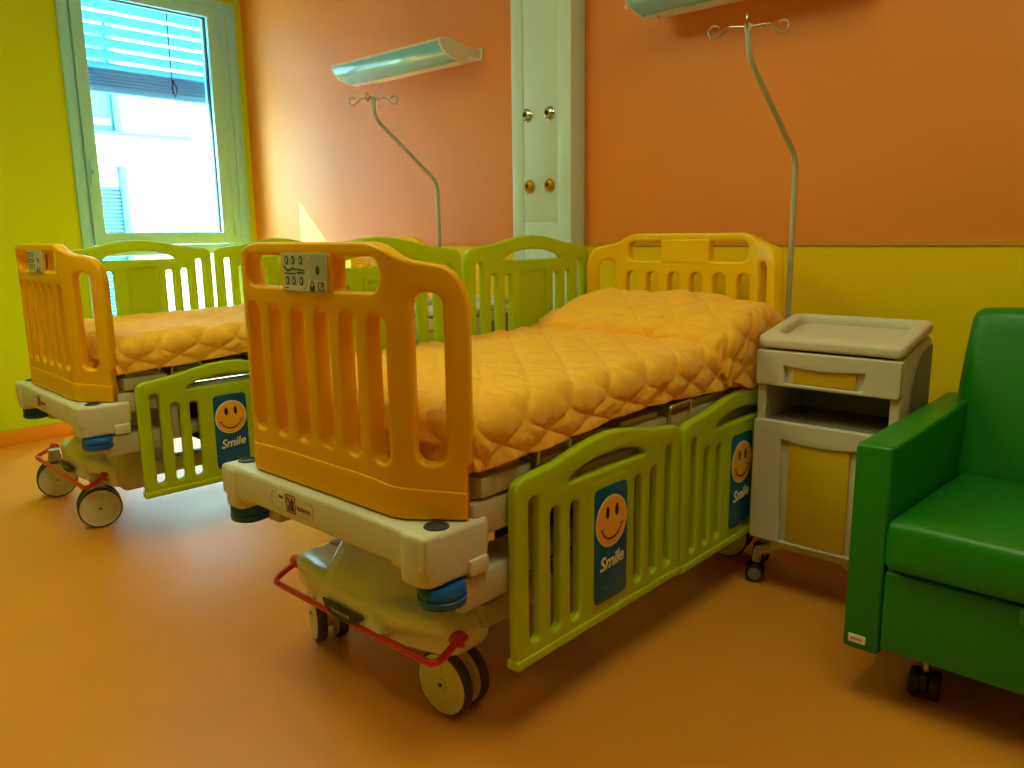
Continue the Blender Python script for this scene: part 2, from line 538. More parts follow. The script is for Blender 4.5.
def keypad_mesh():
    """grey key panel, x right, y up, z outward; 0.185 x 0.09"""
    bm = plate(rrect(-.090, .090, -.045, .045, .004, 3), (), .004, .0008, 1, mi=0)
    z = .0028
    for i, cx in enumerate((-.072, -.045, -.013)):
        for cy in (.028, -.020):
            disc(cx, cy, .0075, .0105, z, 20, 1, bm)
            disc(cx, cy, .0038, .006, z + .0006, 14, 0, bm)
    for cy in (.025, -.006):
        disc(.020, cy, .008, .011, z, 20, 2, bm)
        disc(.020, cy, .006, .0085, z + .0006, 16, 0, bm)
    disc(.055, .006, .0075, .010, z, 20, 1, bm)
    # little bed pictograms
    for off in (-.064, ):
        ribbon([(off - .02, .014), (off - .008, .004), (off + .008, .006), (off + .016, .010), (off + .028, .006)], .004, z, 1, bm)
        ribbon([(off - .02, -.003), (off + .028, -.003)], .003, z, 1, bm)
    ribbon([(-.03, .008), (.002, .004)], .003, z, 1, bm)
    ribbon([(-.03, -.001), (.002, -.001)], .003, z, 1, bm)
    # pale strip with lock and no-entry marks
    plate(rrect(-.088, .088, -.043, -.032, .001, 1), (), .001, .0002, 1, M=Matrix.Translation((0, 0, z - .0006)), bm=bm, mi=2)
    plate(rrect(.014, .088, -.043, -.018, .001, 1), (), .001, .0002, 1, M=Matrix.Translation((0, 0, z - .0004)), bm=bm, mi=2)
    disc(.032, -.027, .007, .009, z + .0006, 18, 1, bm)
    plate(rrect(.022, .042, -.043, -.028, .003, 2), (), .001, .0002, 1, M=Matrix.Translation((0, 0, z + .0004)), bm=bm, mi=1)
    disc(.032, -.027, .0035, .005, z + .0012, 12, 0, bm)
    sq = plate(rrect(.056, .078, -.041, -.020, .001, 1), [rrect(.0585, .0755, -.0385, -.0225, .001, 1)], .001, .0002, 1, M=Matrix.Translation((0, 0, z + .0004)))
    add(bm, sq, 1)
    ribbon([(.059, -.038), (.075, -.023)], .003, z + .0008, 3, bm)
    ribbon([(-.083, -.037), (-.068, -.037)], .003, z, 1, bm)
    ribbon([(-.008, -.036), (.004, -.036)], .002, z, 1, bm)
    return bm

def bumper_mesh(sg):
    """beige end bar with two rounded corner blocks, foot end (sg=-1)"""
    f = .975  # world y of the front edge
    def Y(y): return (y - BY)
    plan = [(-.43, Y(1.0)), (-.30, Y(1.005)), (.30, Y(1.005)), (.43, Y(1.0)), (.432, Y(1.02)), (.432, Y(1.19)), (.36, Y(1.19)), (.30, Y(1.13)), (-.30, Y(1.13)), (-.36, Y(1.19)), (-.432, Y(1.19)), (-.432, Y(1.02))]
    P = [(p.x, p.y) for p in fillet([(x, y, 0) for x, y in plan], [.03, .05, .05, .03, .03, .012, .02, .05, .05, .02, .012, .03], 5, True)]
    bm = plate(P, (), .088, .012, 3, M=Matrix.Translation((0, 0, .540)))
    for s in (-1, 1):
        q = [(s * .4335, Y(.9985)), (s * .4335, Y(1.186)), (s * .385, Y(1.185)), (s * .345, Y(1.12)), (s * .335, Y(.9985))]
        if s < 0: q = q[::-1]
        Q = [(p.x, p.y) for p in fillet([(x, y, 0) for x, y in q], [.045, .012, .02, .03, .03] if s > 0 else [.03, .03, .02, .012, .045], 6, True)]
        plate(Q, (), .118, .012, 3, M=Matrix.Translation((0, 0, .523)), bm=bm)
        # flared shoulder that runs from the bar down into the block
        box(s * .345 - .05, s * .345 + .05, Y(1.006), Y(1.11), .482, .54, .02, 3, bm=bm)
    # little bracket under the side of the block
    for s in (-1, 1):
        box(s * .435 - .015, s * .435 + .006, Y(1.12), Y(1.18), .458, .498, .006, bm=bm)
    if sg > 0: bm.transform(Matrix.Rotation(pi, 4, 'Z') @ Matrix.Translation((0, 2 * (BY - 1.9), 0)))
    return bm

HEAD_SHIFT = .0
def cover_mesh():
    """silver plastic shell across the castors, boat shaped; x across, y toward the foot is negative"""
    bm = bmesh.new(); nx, nt = 44, 30; rows = []
    for i in range(nx + 1):
        x = -.345 + .69 * i / nx
        a = abs(x) / .345
        zt = .302 + .018 * (1 - a ** 2)
        zb = .196 - .014 * (1 - a ** 1.6)
        yf = -.052 - .062 * (1 - a ** 1.9)
        yb = .10
        endf = (1 - ((a - .88) / .12) ** 2) ** .5 if a > .88 else 1
        zc, yc = (zt + zb) / 2, (yf + yb) / 2
        hz, hy = (zt - zb) / 2 * (.45 + .55 * endf), (yb - yf) / 2 * (.7 + .3 * endf)
        row = []
        for k in range(nt):
            t = 2 * pi * k / nt
            e = .5
            cy = math.copysign(abs(cos(t)) ** e, cos(t)); cz = math.copysign(abs(sin(t)) ** e, sin(t))
            row.append(bm.verts.new((x, yc - hy * cy - .012 * (1 - cz) * (1 if cy > 0 else 0) * -.6, zc + hz * cz)))
        rows.append(row)
    for r0, r1 in zip(rows[:-1], rows[1:]):
        for k in range(nt):
            j = (k + 1) % nt
            bm.faces.new((r0[k], r0[j], r1[j], r1[k]))
    bm.faces.new(rows[0]); bm.faces.new(rows[-1])
    return bm

def hump_mesh():
    """raised middle of the shell, rising towards the lift column"""
    bm = bmesh.new(); ny, nt = 20, 21; rows = []
    for i in range(ny + 1):
        w = i / ny
        y = -.112 + .30 * w
        hw = .112 + .075 * min(1, w * 1.8)
        zt = .292 + .185 * min(1, (w / .58)) ** .75
        if i == 0: zt = .262
        row = []
        for k in range(nt):
            t = pi * k / (nt - 1)
            e = .55
            cx = math.copysign(abs(cos(t)) ** e, cos(t)); cz = abs(sin(t)) ** e
            row.append(bm.verts.new((hw * cx * (1 + .35 * (1 - cz)), y, .225 + (zt - .225) * cz)))
        rows.append(row)
    for r0, r1 in zip(rows[:-1], rows[1:]):
        for k in range(nt - 1):
            bm.faces.new((r0[k], r0[k + 1], r1[k + 1], r1[k]))
        bm.faces.new((r0[0], r1[0], r1[-1], r0[-1]))
    bm.faces.new(rows[0]); bm.faces.new(rows[-1])
    return bm

def wheel_half():
    R, T, k = .086, .032, .086 / .075
    bm = bmesh.new()
    K = lambda L: [(r * k, h) for r, h in L]
    lathe(K([(0, T), (.011, T), (.012, T + .003), (.016, T + .003), (.017, T), (.054, T), (.056, T - .0012), (.060, T - .0012), (.062, T), (.0685, T - .001), (.0685, 0), (0, 0)]), 40, bm=bm, mi=0)
    lathe(K([(.0692, T - .0020), (.0715, T - .0016), (.0745, T - .006), (.075, T / 2), (.0745, .005), (.072, .001), (.066, .001)]), 40, bm=bm, mi=1)
    lathe(K([(0, T + .004), (.004, T + .004), (.0045, T + .0015)]), 12, bm=bm, mi=1)
    return bm

def caster(parent, x, y, az, name='caster'):
    """twin-wheel castor, axle pointing along azimuth az; wheels are sub-parts"""
    up = box(-.028, .028, -.020, .020, .118, .21, .006)
    lathe([(.026, 0), (.026, .035)], 20, Matrix.Translation((0, 0, .19)), bm=up)
    lathe([(.050, -.014), (.050, .014)], 28, Matrix.Translation((0, 0, .086)) @ Matrix.Rotation(pi / 2, 4, 'X'), bm=up)
    box(-.045, .045, -.012, .012, .075, .13, .008, bm=up)
    o = obj(name, up, M_BEIGE, parent, (x, y, 0))
    o.rotation_euler = (0, 0, az + pi / 2)     # local y = axle
    for s in (1, -1):
        w = wheel_half()
        w.transform(Matrix.Translation((0, s * .016, .086)) @ Matrix.Rotation(-s * pi / 2, 4, 'X'))
        obj('wheel', w, [M_BEIGE, M_RUBBER], o)
    return o

def make_bed():
    r = empty('hospital_bed', (BX, BY, 0), 'nearer hospital bed, its orange footboard and red pedal in the middle of the picture', 'bed', 'hospital beds')
    # foot and head boards
    fb = obj('footboard', board_mesh(), M_ORPL, r, (0, FRONT + .026, 0))
    k = keypad_mesh(); k.transform(frame((0.002, -.0242, 1.120), (1, 0, 0), (0, 0, 1)))
    obj('keypad', k, [M_PANEL, M_KEY, M_KEYP, M_REDINK], fb)
    k2 = plate(rrect(-.105, .105, 1.075, 1.165, .006, 3), (), .02, .004, 2, M=frame((0, -.0125, 0), (1, 0, 0), (0, 0, 1)))
    obj('keypad_mount', k2, M_ORPL, fb)
    hb = board_mesh(); hb.transform(Matrix.Rotation(pi, 4, 'Z') @ Matrix.Translation((0, 0, .008)))
    hb = obj('headboard', hb, M_HEAD, r, (0, 2.775 - BY, 0))
    pm = plate(rrect(-.105, .105, 1.083, 1.173, .006, 3), (), .02, .004, 2, M=frame((0, -.014, 0), (1, 0, 0), (0, 0, 1)))
    obj('name_plate', pm, M_HEAD, hb)
    # side rails
    def rail(side, y0, z0):
        # side +1 : near, visible outside faces +x
        M = frame((0, 0, 0), (0, 1, 0), (0, 0, 1))       # u->y, w->z, out->+x
        bm = rail_mesh()
        if side < 0: M = Matrix.Scale(-1, 4, (1, 0, 0)) @ M
        bm.transform(M)
        o = obj('side_rail', bm, M_GREEN, r, (side * .447, y0 - BY, z0))
        # raised pad behind the sticker, on the mattress side
        pad = plate(rrect(.285, .455, .03, .39, .012, 4), (), .006, .002, 1, M=Matrix.Translation((0, 0, .0125)))
        pad.transform(M)
        obj('sticker_pad', pad, M_GREEN, o)
        inner = plate(rrect(.29, .45, .03, .385, .012, 4), [rrect(.302, .438, .045, .37, .01, 4)], .010, .003, 2, M=Matrix.Translation((0, 0, -.0165)))
        inner.transform(M)
        obj('inner_frame', inner, M_GREEN, o)
        st = sticker_mesh(); st.transform(Matrix.Translation((0, 0, .0168)))
        if side < 0: # keep the lettering readable from outside
            st.transform(Matrix.Translation((.74, 0, 0)) @ Matrix.Rotation(0, 4, 'Z'))
            st.transform(Matrix.Translation((-.74, 0, 0)))
            mm = frame((0, RAIL_W, 0), (0, -1, 0), (0, 0, 1))
            st.transform(mm)
        else: st.transform(M)
        obj('smile_sticker', st, [M_STICK, M_FACE, M_INK, M_CREAMINK, M_OLIVE], o)
        return o
    rail(1, 1.246, .19); rail(1, 1.988, .182)
    rail(-1, 1.232, .692); rail(-1, 1.982, .692)
    # end bars with bumper wheels and sockets
    for sg, nm in ((-1, 'foot_bar'), (1, 'head_bar')):
        bar = obj(nm, bumper_mesh(sg), M_BEIGE, r)
        for s in (-1, 1):
            yy = sg * (-1) * (1.066 - BY)
            bw = lathe([(0, .410), (.042, .410), (.053, .415), (.055, .421), (.055, .431), (.050, .434), (.050, .438), (.054, .441), (.054, .452), (.048, .460), (0, .460)], 36, Matrix.Translation((s * .405, yy, 0)))
            obj('bumper_wheel', bw, M_BLUE, bar)
            so = lathe([(.0, .5845), (.020, .5845), (.020, .5875), (.027, .5875), (.029, .583), (.029, .57), (0, .57)], 28, Matrix.Translation((s * .394, yy, 0)))
            obj('pole_socket', so, M_RUBBER, bar)
        if sg < 0:
            z = .0009
            lab = plate(rrect(-.13, .06, -.024, .024, .02, 6), [rrect(-.128, .058, -.022, .022, .018, 6)], .0012, .0003, 1, mi=0)
            plate(rrect(-.098, -.066, .000, .026, .002, 2), (), .0012, .0003, 1, M=Matrix.Translation((0, 0, .0006)), bm=lab, mi=1)
            ribbon([(-.091, .014), (-.073, .012)], .007, z + .0012, 2, lab)
            sq = plate(rrect(-.060, -.018, -.022, .026, .001, 1), [rrect(-.057, -.021, -.019, .023, .001, 1)], .0012, .0003, 1)
            add(lab, sq, 3)
            ribbon([(-.052, -.014), (-.030, .018)], .006, z, 3, lab); ribbon([(-.052, .018), (-.034, -.012)], .005, z, 3, lab)
            ribbon([(-.030, .012), (-.030, -.012)], .006, z, 2, lab); ribbon([(-.050, -.014), (-.026, -.014)], .004, z, 2, lab)
            for i in range(9):
                ribbon([(-.010 + .0066 * i, .004 - .0012 * (i % 3)), (-.006 + .0066 * i, -.008 - .001 * (i % 2))], .0022, z, 3, lab)
            lab.transform(frame((-.045, 1.0065 - BY - .0022, .540), (1, 0, 0), (0, 0, 1)))
            obj('type_label', lab, [M_BEIGED, M_WHITE, M_INK, M_REDINK], bar)
    # frame under the mattress
    for s in (-1, 1):
        bm = box(s * .405 - .02, s * .405 + .02, 1.15 - BY, 2.68 - BY, .535, .615, .008)
        obj('side_beam', bm, M_BEIGED, r)
    segs = ((1.175, 1.345), (1.365, 1.70), (1.72, 1.95), (1.97, 2.70))
    for y0, y1 in segs:
        bm = box(-.405, .425, y0 - BY, y1 - BY, .622, .672, .008)
        bm = box(-.405, .405, y0 - BY + .02, y1 - BY - .02, .672, .69, .004, bm=bm)
        obj('mattress_platform', bm, M_BEIGED, r)
    for yy in (1.36, 1.95):
        p = fillet([(.412, yy - BY, .63), (.430, yy - BY, .66), (.434, yy - BY, .702), (.434, yy + .12 - BY, .705), (.425, yy + .12 - BY, .65)], .015, 4)
        obj('mattress_guard', tube(p, .005, 8), M_STEEL, r)
    # rail arms
    for y0 in (1.36, 1.82, 2.12, 2.58):
        bm = box(.395, .434, y0 - BY - .02, y0 - BY + .02, .40, .60, .006)
        obj('rail_arm', bm, M_BEIGED, r)
        bm = box(-.434, -.395, y0 - BY - .02, y0 - BY + .02, .56, .80, .006)
        obj('rail_arm', bm, M_BEIGED, r)
    # chassis
    for s in (-1, 1):
        bm = box(s * .30 - .03, s * .30 + .03, 1.27 - BY, 2.55 - BY, .235, .30, .008)
        obj('chassis_beam', bm, M_BEIGED, r)
    bm = box(.31, .43, 1.10 - BY, 1.30 - BY, .375, .455, .008)
    bm = box(.31, .42, 1.29 - BY, 1.62 - BY, .405, .455, .008, bm=bm)
    bm = box(.31, .42, 1.62 - BY, 2.60 - BY, .43, .455, .008, bm=bm)
    obj('lifting_beam', bm, M_BEIGED, r)
    bm = box(-.43, -.31, 1.10 - BY, 1.62 - BY, .405, .455, .008)
    obj('lifting_beam', bm, M_BEIGED, r)
    for yy in (1.30, 2.35):
        bm = box(-.085, .085, yy - BY - .02, yy - BY + .17, .20, .40, .012)
        bm = box(-.07, .07, yy - BY, yy - BY + .15, .38, .56, .01, bm=bm)
        obj('lift_column', bm, M_BEIGED, r)
        bm = box(-.40, .40, yy - BY + .02, yy - BY + .10, .54, .60, .008)
        obj('cross_beam', bm, M_BEIGED, r)
    bm = box(.06, .26, 1.19 - BY, 1.30 - BY, .17, .34, .02, 3)
    obj('brake_housing', bm, M_BEIGED, r)
    bm = box(.10, .37, 1.42 - BY, 1.78 - BY, .455, .53, .012)
    bm = box(.14, .34, 1.50 - BY, 1.70 - BY, .34, .46, .012, bm=bm)
    obj('motor_box', bm, M_BLACK, r)
    # castor shells, foot pedal
    for sg in (-1, 1):
        R = Matrix.Identity(4) if sg < 0 else Matrix.Rotation(pi, 4, 'Z')
        base = Matrix.Translation((-.03, (1.222 if sg < 0 else 2.60) - BY, -.018)) @ R
        cm = cover_mesh(); cm.transform(base)
        cv = obj('caster_cover', cm, M_COVER, r, ang=60)
        hm = hump_mesh(); hm.transform(base)
        obj('cover_hump', hm, M_COVER, cv, ang=60)
        if sg < 0:
            n = 18
            pts = [(.088 * cos(pi + pi * k / n), .036 * sin(pi + pi * k / n)) for k in range(n + 1)]
            bd = plate(pts, (), .006, .0015, 1, mi=0)
            for i in range(7):
                x = -.035 + .0115 * i
                ribbon([(x, -.006), (x + .004, -.017)], .0025, .004, 1, bd)
                ribbon([(x - .002, -.012), (x + .006, -.010)], .002, .004, 1, bd)
            for v in bd.verts:      # follow the curved nose of the shell
                v.co.z -= 1.2 * v.co.x ** 2
            bd.transform(base @ frame((.002, -.130, .262), (1, 0, 0), (0, -.10, 1)))
            obj('name_badge', bd, [M_RUBBER, M_PANEL], cv)
            zp, yp = .240, 1.195 - BY
            cx = -.035
            path = [(cx + .352, yp, zp), (cx + .358, 1.112 - BY, .205), (cx - .358, 1.112 - BY, .205), (cx - .352, yp, zp)]
            pd = tube(fillet(path, .035, 7), .0095, 12)
            for s in (-1, 1):
                lathe([(.019, -.016), (.019, .016)], 20, Matrix.Translation((cx + s * .350, yp, zp)) @ Matrix.Rotation(pi / 2, 4, 'Y'), bm=pd)
            po = obj('brake_pedal', pd, M_RED, r)
            for s in (-1, 1):
                obj('pedal_bolt', lathe([(.007, 0), (.007, .010)], 12, Matrix.Translation((cx + s * .366, yp, zp)) @ Matrix.Rotation(s * pi / 2, 4, 'Y')), M_STEEL, po)
    return r

bed = make_bed()
C1 = [caster(bed, -1.362 - BX, 1.245 - BY, radians(-86)), caster(bed, -1.920 - BX, 1.245 - BY, radians(-112)),
      caster(bed, .30, 2.62 - BY, radians(-80)), caster(bed, -.36, 2.62 - BY, radians(-100))]
DX = -1.93
bed2 = copy_tree(bed)
bed2.location = (BX + DX + .005, BY + .02, 0); bed2.rotation_euler.z = radians(-2.2)
bed2['label'] = 'hospital bed by the window, partly hidden behind the nearer bed'
SH = -.10
for c in bed2.children:
    n = c.name.split('.')[0]
    if n in ('caster_cover', 'brake_pedal') and c.name.count('.') : pass
    if n == 'brake_pedal': c.location.x += SH - .08; c.location.y -= .035; c.location.z -= .018
wheels2 = [c for c in bed2.children if c.name.split('.')[0] == 'caster']
wheels2.sort(key=lambda c: (c.location.y, -c.location.x))
covers2 = [c for c in bed2.children if c.name.split('.')[0] == 'caster_cover']
covers2[0].location.x += SH - .03; covers2[0].location.z -= .012
rails2 = sorted([c for c in bed2.children if c.name.split('.')[0] == 'side_rail' and c.location.x > 0], key=lambda c: c.location.y)
rails2[0].location.y -= .04
for wv, dx in zip(wheels2[:2], (.085, -.50)):
    wv.location.x = dx; wv.location.y = 1.14 - BY
    wv.rotation_euler.z = radians(-14) + pi / 2

# ------------------------------------------------------------------ quilts
def drape(x0, x1, y0, y1, Lx0, Lx1, Ly0, Ly1, R, top, low=None, ns=150, nv=190, puff=.011, seed=0, d=.2, wr=.004, ph=0.0):
    """cloth over a box: flat top between, rounded edges of radius R, hanging L on each side"""
    ix0, ix1, iy0, iy1 = x0 + R, x1 - R, y0 + R, y1 - R
    q = R * pi / 2
    S0, S1 = ix0 - max(q * .3, Lx0), ix1 + max(q * .3, Lx1)
    V0, V1 = iy0 - max(q * .3, Ly0), iy1 + max(q * .3, Ly1)
    P = []; uv = []
    for j in range(nv + 1):
        v = V0 + (V1 - V0) * j / nv
        row = []; ur = []
        for i in range(ns + 1):
            s = S0 + (S1 - S0) * i / ns
            cx, cy = min(max(s, ix0), ix1), min(max(v, iy0), iy1)
            ex, ey = s - cx, v - cy
            r = max(abs(ex), abs(ey))
            if r > 1e-9:
                n = hypot(ex, ey); dx, dy = ex / n, ey / n
            else: dx = dy = 0
            if r < q:
                f = R * sin(r / R); g = R * (1 - cos(r / R))
            else:
                f = R; g = R + r - q
                if low:
                    # stretch the hanging part so that the hem reaches low(s, v), blended round the corners
                    full = top(cx, cy) - R - low(s, cy)
                    Lx = Lx1 if ex > 0 else Lx0; Ly = Ly0 if ey < 0 else Ly1
                    gx = R + (r - q) * full / (Lx - q) if Lx > q else g
                    gy = R + (r - q) * full / (Ly - q) if Ly > q else g
                    w = ex * ex / (ex * ex + ey * ey)
                    w = w * w * (3 - 2 * w)
                    g = min(gx * w + gy * (1 - w), R + full + .01)
            row.append(Vector((cx + dx * f, cy + dy * f, top(cx, cy) - g)))
            ur.append((s, v))
        P.append(row); uv.append(ur)
    # displacement along normals
    N = [[None] * (ns + 1) for _ in range(nv + 1)]
    for j in range(nv + 1):
        for i in range(ns + 1):
            a = P[j][min(i + 1, ns)] - P[j][max(i - 1, 0)]
            c = P[min(j + 1, nv)][i] - P[max(j - 1, 0)][i]
            n = a.cross(c)
            N[j][i] = n.normalized() if n.length > 1e-9 else Vector((0, 0, 1))
    bm = bmesh.new(); V = []
    for j in range(nv + 1):
        row = []
        for i in range(ns + 1):
            s, v = uv[j][i]
            w1 = noise.noise(Vector((s * 3, v * 3, seed))) * .02
            w2 = noise.noise(Vector((s * 3 + 9, v * 3, seed))) * .02
            p = (s + v + w1 + ph) / d; t = (s - v + w2) / d
            pu = (abs(sin(pi * p) * sin(pi * t))) ** .32
            h = puff * pu
            h += wr * noise.fractal(Vector((s * 8, v * 26, seed + 3)), 1.0, 2.1, 4) * (.3 + .7 * pu)
            h += .009 * noise.noise(Vector((s * 4, v * 4, seed + 7)))
            h += .0035 * noise.noise(Vector((s * 11 + 3 * noise.noise(Vector((s * 6, v * 6, 2))), v * 30, seed + 11)))
            row.append(bm.verts.new(P[j][i] + N[j][i] * h))
        V.append(row)
    for j in range(nv):
        for i in range(ns):
            bm.faces.new((V[j][i], V[j][i + 1], V[j + 1][i + 1], V[j + 1][i]))
    return bm

def interp(tab, x):
    if x <= tab[0][0]: return tab[0][1]
    for (a, fa), (b, fb) in zip(tab[:-1], tab[1:]):
        if x <= b:
            t = (x - a) / (b - a); t = t * t * (3 - 2 * t)
            return fa + (fb - fa) * t
    return tab[-1][1]

def make_quilt():
    r = empty('quilt', (BX, BY, .69), 'orange diamond-stitched quilt on the front hospital bed, its head end folded over the pillow', 'quilt', 'orange quilts')
    T = Matrix.Translation((-BX, -BY, -.69))
    topz = [(1.1, .818), (1.5, .832), (2.2, .842), (2.7, .845)]
    lowz = [(1.1, .685), (1.3, .70), (1.8, .722), (2.4, .700), (2.7, .70)]
    def top(x, y): return interp(topz, y) + .012 * cos((x - BX) / .45 * pi / 2)
    def low(s, y):
        if s < BX - .3: return .70
        return interp(lowz, y)
    bm = drape(BX - .418, BX + .428, 1.135, 2.69, .22, .25, .24, .05, .060, top, low, 220, 360, .0135, 1.3, .165, .0060)
    bm.transform(T)
    o = obj('quilt_body', bm, M_QUILT, r, ang=180)
    m = o.modifiers.new('thickness', 'SOLIDIFY'); m.thickness = .012; m.offset = -1
    pz = [(2.25, .898), (2.33, .940), (2.45, .972), (2.56, .976), (2.64, .945), (2.70, .89)]
    def top2(x, y): return interp(pz, y) - .02 * max(0, (x - BX) / .4) ** 2 - .11 * max(0, (BX - .21 - x) / .2) ** 1.2 + .006 * sin((x - BX) * 14)
    def low2(s, y):
        if s < BX - .3: return .82
        return .705 + .02 * sin(y * 20)
    bm = drape(BX - .43, BX + .452, 2.235, 2.705, .14, .34, .10, .06, .042, top2, low2, 220, 170, .0135, 5.1, .165, .0055, ph=.05)
    bm.transform(T)
    o = obj('folded_end', bm, M_QUILT, r, ang=180)
    m = o.modifiers.new('thickness', 'SOLIDIFY'); m.thickness = .014; m.offset = -1
    return r
quilt = make_quilt()
quilt2 = copy_tree(quilt)
quilt2.location = (BX + DX + .005, BY + .02, .69); quilt2.rotation_euler.z = radians(-2.2)
quilt2['label'] = 'orange diamond-stitched quilt on the bed by the window, seen behind the front footboard'

# ------------------------------------------------------------------ infusion poles
def make_pole(name, bx, by, lean, label, rot):
    r = empty(name, (bx, by, .55), label, 'infusion pole', 'bent infusion poles at the bed heads')
    c, s = cos(lean), sin(lean)
    path = [(0, 0, .0), (0, 0, .915), (-.33 * c + .006, -.33 * s, 1.205), (-.33 * c, -.33 * s, 1.285)]
    obj('pole', tube(fillet(path, .05, 8), .0095, 14), M_DSTEEL, r)
    obj('pole_foot', lathe([(.014, -.10), (.014, .06), (.011, .07), (0, .07)], 16), M_DSTEEL, r)
    top = Vector((-.33 * c, -.33 * s, 1.290))
    obj('pole_cap', lathe([(.012, -.012), (.0125, .006), (.008, .012), (0, .012)], 16, Matrix.Translation(top)), M_DSTEEL, r)
    for k in range(4):
        a = rot + k * pi / 2
        d = Vector((cos(a), sin(a), 0))
        prof = [(.008, .002), (.03, .004), (.062, .006), (.078, -.010), (.094, -.024), (.112, -.022), (.121, -.004), (.114, .011), (.097, .014), (.086, .004)]
        pts = [top + d * u + Vector((0, 0, w)) for u, w in prof]
        obj('hook', tube(fillet(pts, .008, 3), .003, 8), M_STEEL, r)
    return r
PX, PY = BX + .405, BY + (1.9 - 1.058)
make_pole('infusion_pole', PX + .028, PY, radians(84), 'bent steel infusion pole at the head of the front bed, beside the cream cabinet', radians(24)).location.z = .532
make_pole('infusion_pole', PX + DX + .095, PY + .02, radians(75), 'bent grey infusion pole under the long wall lamp, by the window bed', radians(36))

# ------------------------------------------------------------------ bed-head lamps
def make_lamp(x1, label, dz=0):
    L = .895
    r = empty('wall_lamp', (x1 - L / 2, YW, 2.05), label, 'wall lamp', 'long lamps above the beds')
    O = Vector(r.location)
    x0 = x1 - L
    def prism(pts, xa, xb, bev=.003):
        pts = [(y, 2.134 + (z - 2.134) * .80) for y, z in pts]
        return plate(pts, (), xb - xa, bev, 2, M=frame(((xa + xb) / 2, 0, 0), (0, 1, 0), (0, 0, 1)))
    def P(name, bm, m, par=r):
        bm.transform(Matrix.Translation(-O)); return obj(name, bm, m, par)
    # curved glossy front
    front = [(2.738, 2.128)] + [(2.738 + .125 * (1 - cos(t)) , 2.128 - .092 * sin(t)) for t in [pi / 2 * k / 12 for k in range(1, 13)]]
    back = [(2.86, 2.10), (2.745, 2.134)]
    P('diffuser', prism([(p.x, p.y) for p in fillet([(a, b, 0) for a, b in front + back], .002, 2, True)], x0 + .012, x1 - .012, .002), M_DIFF)
    hous = [(2.735, 2.128), (2.742, 2.142), (2.80, 2.148), (2.90, 2.13), (2.925, 2.10), (2.925, 2.05), (2.905, 2.026), (2.862, 2.026), (2.862, 2.045), (2.86, 2.10)]
    P('housing', prism(hous, x0 + .006, x1 - .006, .002), M_LAMPB)
    cap = front + [(2.905, 2.022), (2.928, 2.05), (2.928, 2.10), (2.90, 2.134), (2.80, 2.152), (2.742, 2.146)]
    for xa, xb in ((x0, x0 + .012), (x1 - .012, x1)):
        P('end_cap', prism(cap, xa, xb, .002), M_LAMPB)
    bm = box(x0 + .05, x1 - .004, 2.90, YW - .012, 2.085, 2.128, .006)
    bm = box(x0 + .02, x1 + .002, YW - .014, YW - .001, 2.078, 2.138, .004, bm=bm)
    P('wall_bracket', bm, M_LAMPB)
    P('switch_knob', lathe([(.012, 0), (.012, .022), (.009, .026), (0, .026)], 16, Matrix.Translation((x0, 2.80, 2.085)) @ Matrix.Rotation(-pi / 2, 4, 'Y')), M_LAMPB)
    P('cord_switch', lathe([(.005, -.018), (.006, 0), (.004, .003)], 10, Matrix.Translation((x0 + .075, 2.885, 2.046))), M_CHROME)
    return r
make_lamp(-2.958, 'long unlit wall lamp above the bed by the window, its reflected blue painted in')
make_lamp(-2.95 + 1.945, 'long cream and grey wall lamp above the nearer bed, cut by the picture top').location.z += .006

# ------------------------------------------------------------------ medical gas column
def make_column():
    x0, x1, yf = -2.668, -2.304, 2.928
    r = empty('service_column', ((x0 + x1) / 2, YW, 0), 'cream medical gas column on the wall between the two beds', 'service column')
    O = Vector(r.location)
    def P(name, bm, m):
        bm.transform(Matrix.Translation(-O)); return obj(name, bm, m, r)
    P('column_body', box(x0, x1, yf + .006, YW - .001, .0, ZC - .002, .006), M_COLUMN)
    a, c = -2.595, -2.385
    P('side_strip', box(x0, a - .002, yf, yf + .012, .0, ZC - .003, .003), M_COLUMN)
    P('side_strip', box(c + .002, x1, yf, yf + .012, .0, ZC - .003, .003), M_COLUMN)
    P('cover_panel', box(a, c, yf + .002, yf + .012, 1.262, ZC - .003, .002), M_COLUMN)
    P('cover_panel', box(a, c, yf + .002, yf + .012, .0, 1.258, .002), M_COLUMN)
    for i, (x, z, m) in enumerate(((-2.566, 1.756, M_CHROME), (-2.430, 1.752, M_CHROME), (-2.556, 1.428, M_BRASS), (-2.430, 1.428, M_BRASS))):
        Mx = Matrix.Translation((x, yf + .002, z)) @ Matrix.Rotation(pi / 2, 4, 'X')
        bm = lathe([(.032, 0), (.032, .006), (.028, .010), (.022, .010), (.021, .016), (.016, .018), (.015, .024), (.009, .024), (.009, .020), (0, .020)], 28, Mx, mi=0)
        lathe([(0, .0215), (.0088, .0215), (.0088, .019)], 16, Mx, bm=bm, mi=1)
        P('gas_outlet', bm, [m, M_BLACK])
    return r
make_column()

